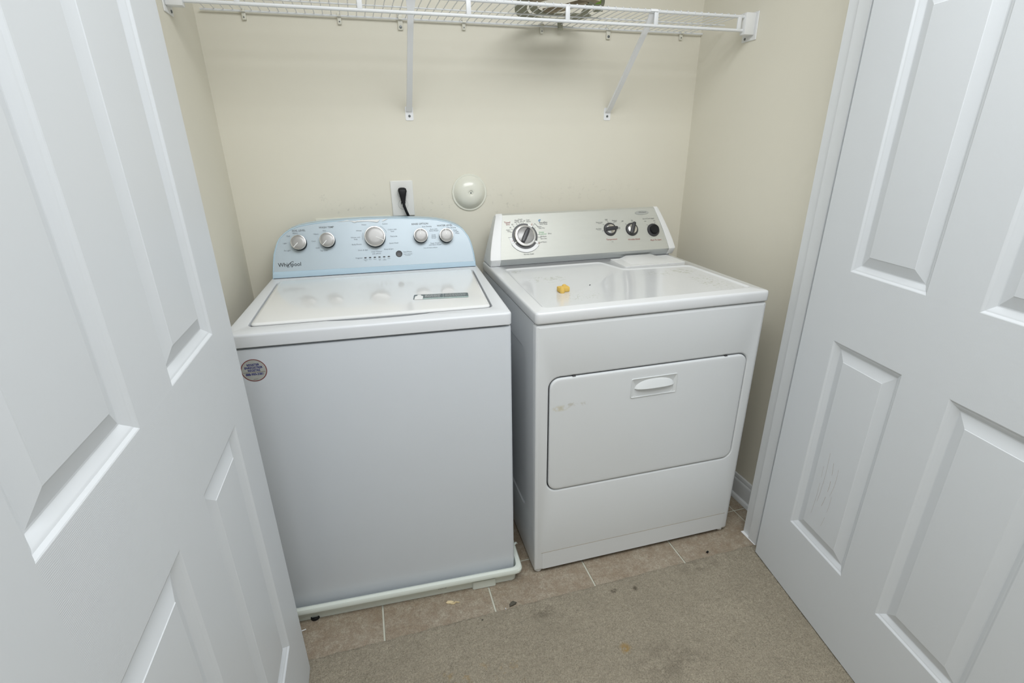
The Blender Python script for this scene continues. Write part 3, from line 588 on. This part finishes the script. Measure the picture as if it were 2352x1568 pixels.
for s, u, v in (('60', .0925, .107), ('50', .1015, .118), ('40', .1140, .1265), ('Heavy', .0840, .0985), ('Dry', .0850, .0925), ('Damp', .1205, .1335), ('Dry', .1235, .1275), ('Touch', .1345, .1365), ('Up', .1370, .130), ('20', .1485, .130), ('Cool', .1625, .1325), ('Down', .1650, .1265),
                ('Heavy', .2040, .1045), ('Very Dry', .2120, .0985), ('(Dry)', .2400, .0760), ('Delicate', .2150, .0665), ('Less Dry', .2150, .0580), ('Cool Down', .2080, .0450), ('Wrinkle Shield', .1480, .0030),
                ('Air Only', .4390, .0830), ('Extra Low', .4460, .1085), ('Low', .4760, .1190), ('Medium', .5100, .1120), ('High', .5240, .0840), ('Off', .5430, .1080), ('On', .5840, .1090), ('End of Cycle Signal', .6560, .1130), ('Off', .6400, .1025), ('On', .6800, .1030)): T_(s, u, v)
for s, u, v in (('no heat', .4400, .0785), ('delicate', .4470, .1040), ('knits', .4770, .1150), ('casual', .5120, .1075), ('heavy', .5250, .0795), ('heat', .4880, .0290)): T_(s, u, v, .0045)
T_('sensor drying', .2210, .1130, .0055); T_('AccuDry', .2210, .1195, .0090, bold=.01)
for a, r0, r1 in ((160, .050, .057), (148, .050, .057), (134, .050, .058), (117, .050, .057), (106, .050, .057), (98, .050, .057), (90, .050, .057), (182, .049, .064), (46, .049, .064), (34, .049, .055), (4, .049, .056), (-8, .049, .060)):
    seg2(bm, arcpt(DU, DVv, r0, a), arcpt(DU, DVv, r1, a), .0009, DC, hP+.0003)
arc2(bm, DU, DVv, .0635, .0645, 30, 46, DC, hP+.0003, 6); arc2(bm, DU, DVv, .0610, .0620, 208, 322, DC, hP+.0003, 30); seg2(bm, (.2035, .0690), (.2035, .0560), .0009, DC, hP+.0003)
for u, v, angs in ((.4860, .0785, (188, 140, 98, 52, 2)), (.5775, .0735, (135, 78)), (.6690, .0655, (135, 68))):
    for a in angs: seg2(bm, arcpt(u, v, .0270, a), arcpt(u, v, .0345, a), .0009, DC, hP+.0003)
flat_obj('scale_lettering', bm, M_ink, dc)['kind'] = 'stuff'
for s, u, v, z, r in (('Timed', .0830, .1270, .0090, 0), ('Dry', .0850, .1195, .0090, 0), ('Temperature', .4865, .0385, .0084, 0), ('Wrinkle Shield', .5800, .0330, .0084, 0), ('Push To Start', .6735, .0250, .0084, 0), ('Off', .1755, .1135, .0062, 1.0), ('Off', .0945, .0560, .0062, .4), ('Off', .1920, .0420, .0062, -.6)):
    bm = B(); text(bm, s, u, v, z, DC, h=hP+.0003, rot=r); flat_obj('red_lettering', bm, M_red, dc)
bm = B(); T_('Energy', .2090, .0830, .0072); T_('Preferred', .2130, .0755, .0072); flat_obj('green_lettering', bm, M_green, dc)
bm = B(); arc2(bm, .2075, .1280, .0015, .0042, 20, 300, DC, hP+.0003, 14); arc2(bm, .2105, .1295, .001, .0028, 0, 220, DC, hP+.0003, 10); flat_obj('blue_swirl_mark', bm, M_bluep, dc)
bm = B(); prism(bm, [(.6320+.0300*math.cos(t), .1385+.0085*math.sin(t)) for t in [2*math.pi*k/32 for k in range(32)]], hP-.0018, hP+.0002, DC, .0006); bd = obj('emblem', bm, M_silver2, dry)
bm = B(); text(bm, 'Whirlpool', .6340, .1400, .0076, DC, h=hP+.0005)
flat_obj('brand_lettering', bm, M_ink, bd)
# ------------------------------------------------------------ wire shelf
SZ, SF = 1.7103, -.290
sh = thing('wire_shelf', 'white vinyl-coated wire shelf spanning the closet above the machines', 'shelf')
bm = B(); tube(bm, [(XL+.022, SF, SZ), (XR-.022, SF, SZ)], .0048, 10); obj('front_rail', bm, M_wire, sh)
bm = B(); tube(bm, [(XL+.022, SF, SZ-.0389), (XR-.022, SF, SZ-.0389)], .0046, 10); obj('front_rail', bm, M_wire, sh)
bm = B(); tube(bm, [(-.163, -.012, SZ), (XR-.002, -.012, SZ)], .0030, 8); obj('rear_rail', bm, M_wire, sh)
bm = B(); tube(bm, [(-.163, -.162, SZ+.0005), (1.533, -.162, SZ+.0005)], .0021, 8); obj('middle_rod', bm, M_wire, sh)
for x in (-.017, .284, .583, .885, 1.183, 1.492):
    bm = B(); add_box(bm, x-.0070, x+.0070, SF-.0045, SF+.0015, SZ-.038, SZ, .0018, 2); obj('rail_tie', bm, M_wire, sh)
me0 = None; x = -.150
while x < 1.512:
    if me0 is None:
        bm = B(); tube(bm, [(0, SF-.0048, SZ+.0010), (0, SF-.0035, SZ+.0050), (0, SF+.003, SZ+.0062), (0, SF+.02, SZ+.0038), (0, -.010, SZ+.0036)], .0014, 6); o = obj('wire', bm, M_wire, sh); me0 = o.data
    else: o = bpy.data.objects.new('wire', me0); C.objects.link(o); o.parent = sh
    o.location = (x, 0, 0); x += .02535
def end_bracket(s, lab):
    X = XR if s > 0 else XL; t = thing('shelf_end_bracket', lab, 'bracket', (X, SF, SZ-.02), 0, None)
    bm = B(); add_box(bm, min(0, -s*.0035), max(0, -s*.0035), -.022, .046, -.047, .036, .0012, 1); obj('wall_plate', bm, M_plastic, t)
    bm = B(); a, b = -s*.0035, -s*.042; add_box(bm, min(a, b), max(a, b), -.0125, .0125, -.032, .032, .0025, 2); obj('socket', bm, M_plastic, t)
    screw(t, (-s*.0035, .030, -.038), (-s, 0, 0)); screw(t, (-s*.0035, .030, .027), (-s, 0, 0))
end_bracket(1, 'white end bracket of the wire shelf on the wall beside the dryer'); end_bracket(-1, 'white end bracket of the wire shelf at the wall beside the washer')
def brace(x, lab):
    t = thing('shelf_brace', lab, 'bracket', (x, 0, 1.428)); dz = SZ-1.428
    bm = B(); loft(bm, [[(px, y, pz) for px, pz in rrect(-.0135, .0135, -.018, .026, .004, 3)] for y in (0, -.0022)]); obj('foot_tab', bm, M_brace, t)
    # U channel strut
    p0, p1 = Vector((0, -.004, .012)), Vector((0, -.2855, dz-.0035)); d = (p1-p0).normalized(); nrm = Vector((0, d.z, -d.y)); 
    if nrm.y > 0: nrm = -nrm
    bm = B(); loops = []
    for f, wd, dp in ((0, .010, .003), (.05, .0095, .008), (.5, .0085, .009), (.9, .0085, .008), (1, .0135, .003)):
        p = p0+(p1-p0)*f; U = Vector((1, 0, 0))
        loops.append([p+U*a+nrm*b for a, b in ((-wd, 0), (-wd, dp), (wd, dp), (wd, 0), (wd-.0015, 0), (wd-.0015, dp-.0015), (-wd+.0015, dp-.0015), (-wd+.0015, 0))])
    loft(bm, loops); obj('strut', bm, M_brace, t)
    bm = B(); loft(bm, [[(x, -.290+r*math.cos(math.radians(a)), dz+r*math.sin(math.radians(a))) for r, a in [(.0068, k*20-10) for k in range(11)]+[(.0050, 190-k*20) for k in range(11)]] for x in (-.013, .013)]); obj('rail_hook', bm, M_brace, t)
    screw(t, (0, -.0022, -.004), (0, -1, 0), .0042)
brace(.4222, 'slanted white shelf brace above the washer'); brace(1.1739, 'slanted white shelf brace above the dryer')
def clip(x, lab, big=False):
    t = thing('shelf_clip', lab, 'clip', (x, 0, SZ))
    bm = B()
    if big: add_box(bm, -.0080, .0080, -.008, 0, -.030, .024, .002, 2)
    else: add_box(bm, -.0060, .0060, -.009, 0, -.022, .010, .002, 2)
    obj('backplate', bm, M_clip, t)
    bm = B(); n = 10; loft(bm, [[(px, -.012+r*math.cos(a), r*math.sin(a)) for r, a in [(.0058, math.radians(200-k*22)) for k in range(n)]+[(.0036, math.radians(200-(n-1-k)*22)) for k in range(n)]] for px in (-.0060, .0060)]); obj('hook', bm, M_clip, t)
    if big: screw(t, (0, -.008, -.022), (0, -1, 0), .0045); screw(t, (0, -.008, .018), (0, -1, 0), .0042)
    else: screw(t, (0, -.009, -.015), (0, -1, 0), .002)
for x, l, b in ((-.048, 'small ivory shelf clip nearest the corner over the washer', 0), (.227, 'small ivory shelf clip just before the brace over the washer', 0), (.416, 'screwed ivory shelf clip behind the brace over the washer', 1), (.626, 'small ivory shelf clip above the round vent cover', 0),
                (.903, 'small ivory shelf clip under the olive harness', 0), (1.160, 'screwed ivory shelf clip above the foot of the dryer side brace', 1), (1.461, 'small ivory shelf clip nearest the corner over the dryer', 0)): clip(x, l, b)
# harness lying on the shelf
ha = thing('strap_harness', 'olive grey fabric harness with looped straps lying on the wire shelf', 'harness', (.89, -.17, SZ+.006))
Zb = .004
loc = lambda pts: [(x-.89, y+.17, z+Zb) for x, y, z in pts]
def strap(pts, wd, m, closed=False, th=.004):
    bm = B(); ribbon(bm, smooth_path(loc(pts), 5, closed), wd, th, closed); return obj('strap', bm, m, ha)
strap([(.775, -.275, .012), (.765, -.215, .006), (.800, -.110, .003), (.860, -.058, .003), (.940, -.038, .004), (1.000, -.060, .006), (1.020, -.120, .008)], .040, M_web)
strap([(1.020, -.120, .008), (.995, -.160, .004), (.985, -.215, .006), (.975, -.275, .012)], .022, M_web)
strap([(.800, -.265, .01), (.805, -.205, .003), (.840, -.150, .001), (.900, -.120, .002), (.960, -.128, .004), (1.000, -.120, .006)], .026, M_web)
strap([(.862, -.140, .006), (.905, -.170, .008), (.930, -.215, .010), (.965, -.255, .014)], .030, M_web2, th=.010)
strap([(.785, -.235, .010), (.820, -.270, .016), (.900, -.285, .022), (.990, -.272, .016)], .030, M_web2, th=.016)
strap([(.775, -.262, .024), (.850, -.270, .036), (.930, -.268, .036), (1.000, -.255, .024)], .050, M_web, th=.010)
strap([(.790, -.255, .040), (.870, -.255, .052), (.960, -.250, .046)], .060, M_web2, th=.012)
strap([(.985, -.290, .030), (1.005, -.255, .012), (1.018, -.215, .006), (1.035, -.180, .006)], .030, M_web)
strap([(.990, -.270, .016), (1.003, -.235, .010), (1.012, -.205, .008)], .022, M_lime, th=.006)
strap([(.800, -.285, .034), (.835, -.288, .040), (.870, -.286, .040)], .010, M_coral)
strap([(.960, -.035, .004), (.964, -.026, -.010), (.966, -.024, -.022)], .018, M_web)
bm = B(); add_box(bm, -.020, .020, -.014, .014, -.002, .010, .004, 2, M=Matrix.Translation((.885, 0, 0)) @ Matrix.Translation((-.89-.095, -.06+.0, 0)) @ Matrix.Translation((0, 0, .008))); obj('buckle', bm, M_web, ha)
# ------------------------------------------------------------ wall fittings
ou = thing('wall_outlet', 'white duplex outlet plate above the washer console', 'outlet', (.3740, 0, 1.150))
bm = B(); prism(bm, rrect(-.040, .040, -.062, .062, .003, 3), 0, .0055, frame((0, 0, 0), (1, 0, 0), (0, 0, 1)), .0022); obj('cover_plate', bm, M_plate, ou)
for z in (.021, -.021):
    fr = frame((0, -.0055, z), (1, 0, 0), (0, 0, 1)); c = [(.0172*math.cos(t), max(-.0135, min(.0135, .0172*math.sin(t)))) for t in [2*math.pi*k/32 for k in range(32)]]
    bm = B(); arc2(bm, 0, 0, .0172, .0178, 0, 360, fr, .0003, 32); flat_obj('socket_seam', bm, M_ink2, ou)
    bm = B(); prism(bm, c, 0, .0012, fr, .0004); rc = obj('socket', bm, M_plate, ou)
    bm = B(); seg2(bm, (-.0063, 0), (-.0063, .0080), .0020, fr, .0014); seg2(bm, (.0063, .0005), (.0063, .0075), .0020, fr, .0014); arc2(bm, 0, -.0075, 0, .0024, 0, 360, fr, .0014, 10); flat_obj('slots', bm, M_black, rc)
pc = thing('power_cord', 'black power cord plugged into the outlet above the washer', 'power cord', (.374, -.008, 1.171))
bm = B(); L = []
for z, wx_, yo, dp in ((.0175, .0080, 0, .016), (.0150, .0130, 0, .020), (.0070, .0150, -.001, .023), (-.010, .0110, -.004, .020), (-.030, .0072, -.008, .015), (-.036, .0070, -.009, .014)):
    L.append([(x, y+yo-dp/2, z) for x, y in rrect(-wx_, wx_, -dp/2, dp/2, min(wx_, dp/2)*.55, 3)])
loft(bm, L); obj('plug', bm, M_black, pc)
bm = B(); tube(bm, smooth_path([(0, -.016, -.030), (.002, -.017, -.045), (.007, -.014, -.062), (.015, -.010, -.085), (.020, -.008, -.12), (.020, -.008, -.25)], 5), .0050, 10); obj('cord', bm, M_black, pc)
dm = thing('vent_cover', 'round cream domed cover on the wall between the consoles', 'vent cover', (.6225, 0, 1.1625))
bm = B(); q = frame((0, 0, 0), (1, 0, 0), (0, 0, 1)); r = .0665
lathe(bm, [(r, 0), (r, .0035), (r*.985, .0052), (r*.93, .0055), (r*.895, .0048), (r*.88, .0062), (r*.80, .0150), (r*.66, .0235), (r*.48, .0295), (r*.30, .0325), (r*.17, .0335), (r*.13, .0322), (r*.095, .0290)], q, 56, True, True); obj('dome', bm, M_cream, dm)
screw(dm, (0, -.0288, 0), (0, -1, 0), .0028)
sb = thing('washer_supply_box', 'cream washer supply box set in the wall behind the washer console', 'supply box', (.1955, 0, .985))
bm = B(); fr = frame((0, 0, 0), (1, 0, 0), (0, 0, 1)); oo = rrect(-.1315, .1315, -.108, .108, .006, 3); ii = rrect(-.105, .105, -.085, .085, .004, 3)
R = loft(bm, [[fr @ Vector((x, y, h)) for x, y in inset(oo, i)] for h, i in ((.0002, 0), (.004, .001), (.005, .004))], False, False); R2 = loft(bm, [[fr @ Vector((x, y, h)) for x, y in ii] for h in (.005, .0004)], False, True); ring_fill(bm, R[-1], R2[0]); obj('box_frame', bm, M_cream, sb)
for x in (-.06, .06):
    bm = B(); lathe(bm, [(.012, 0), (.012, .008), (.008, .010), (.008, .016), (.011, .018), (.011, .022)], fr @ Matrix.Translation((x, -.02, .0004)), 14); obj('valve', bm, M_chrome, sb)
# ------------------------------------------------------------ small loose things
def onD(x, y, z=0): c, s = math.cos(DY), math.sin(DY); return (DA[0]+x*c-y*s, DA[1]+x*s+y*c, z)
ty = thing('foam_toy_piece', 'small yellow foam block with round nubs lying on the dryer top', 'toy piece', onD(.147, .185, DT-.0034), .03)
bm = B(); add_box(bm, -.0180, .0180, -.011, .011, 0, .016, .0035, 2); obj('block', bm, M_yellow, ty)
for x, y in ((-.009, -.013), (.0085, .0125)):
    bm = B(); lathe(bm, [(.0075, 0), (.0085, .004), (.0080, .012), (.0055, .0175), (.001, .019)], Matrix.Translation((x, y, 0)), 18); obj('nub', bm, M_yellow, ty)
def crumb(name, loc_, size, m, label, cat, flat=.5, n=9, seed=1):
    rd = random.Random(seed); bm = B(); bmesh.ops.create_icosphere(bm, subdivisions=2, radius=1)
    for v in bm.verts:
        k = 1+rd.uniform(-.35, .35); v.co = Vector((v.co.x*size[0]*k, v.co.y*size[1]*k, v.co.z*size[2]*k))
    mz = min(v.co.z for v in bm.verts)
    for v in bm.verts: v.co.z -= mz
    o = obj(name, bm, m, None, 60); o.location = loc_; return tagp(o, label, cat)
crumb('grit_crumb', onD(.253, .226, DT-.0034), (.0022, .0018, .0012), M_dark, 'tiny dark crumb on the dryer top beside the yellow foam piece', 'crumb', seed=3)
sp = thing('paper_scrap', 'torn beige paper scrap on the tile before the washer', 'scrap', (.358, -.762, 0), -.25)
for k, (x, y, w_, h_) in enumerate(((-.006, .002, .022, .010), (.004, -.004, .018, .006), (.016, .0, .016, .005))):
    rd = random.Random(k); bm = B(); n = 14; pts = [(x+w_/2*math.cos(2*math.pi*i/n)*rd.uniform(.7, 1.25), y+h_/2*math.sin(2*math.pi*i/n)*rd.uniform(.6, 1.4)) for i in range(n)]
    loft(bm, [[(a, b, .0004+k*.0006) for a, b in pts], [(a, b, .0016+k*.0006+rd.uniform(0, .0022)) for a, b in pts]]); obj('torn_flake', bm, M_beige, sp)
l1 = crumb('lint_clump', (.538, -.822, 0), (.012, .007, .003), M_lint, 'dark grey lint clump at the carpet edge near the pan corner', 'lint', seed=6); l1.rotation_euler = (0, 0, .3)
crumb('pebble', (1.246, -.817, 0), (.0048, .0042, .004), M_black, 'black pebble on the tile before the dryer corner', 'pebble', seed=7)
crumb('plastic_bit', (.513, -.832, .001), (.0012, .0035, .001), M_whitep, 'tiny white plastic bit beside the lint clump', 'crumb', seed=8)
crumb('dirt_speck', (.435, -.852, .003), (.003, .0025, .0015), M_lint, 'small brown dirt speck on the carpet edge below the paper scrap', 'crumb', seed=9)
tb = thing('twist_tie', 'short white tie end poking out beside the open washer side door', 'twist tie', (-.088, -.732, .001))
bm = B(); ribbon(bm, [(-.02, -.006, .001), (0, 0, .001), (.016, .003, .001)], .003, .0012); obj('tie_strip', bm, M_whitep, tb)
bm = B(); lathe(bm, [(.013, 0), (.014, .003), (.013, .009), (.011, .010), (.010, .006)], Matrix.Identity(4), 20); cpb = obj('bottle_cap', bm, M_black); cpb.location = (-.048, -.6930, 0); tagp(cpb, 'small round black cap tucked under the drain pan edge', 'cap')
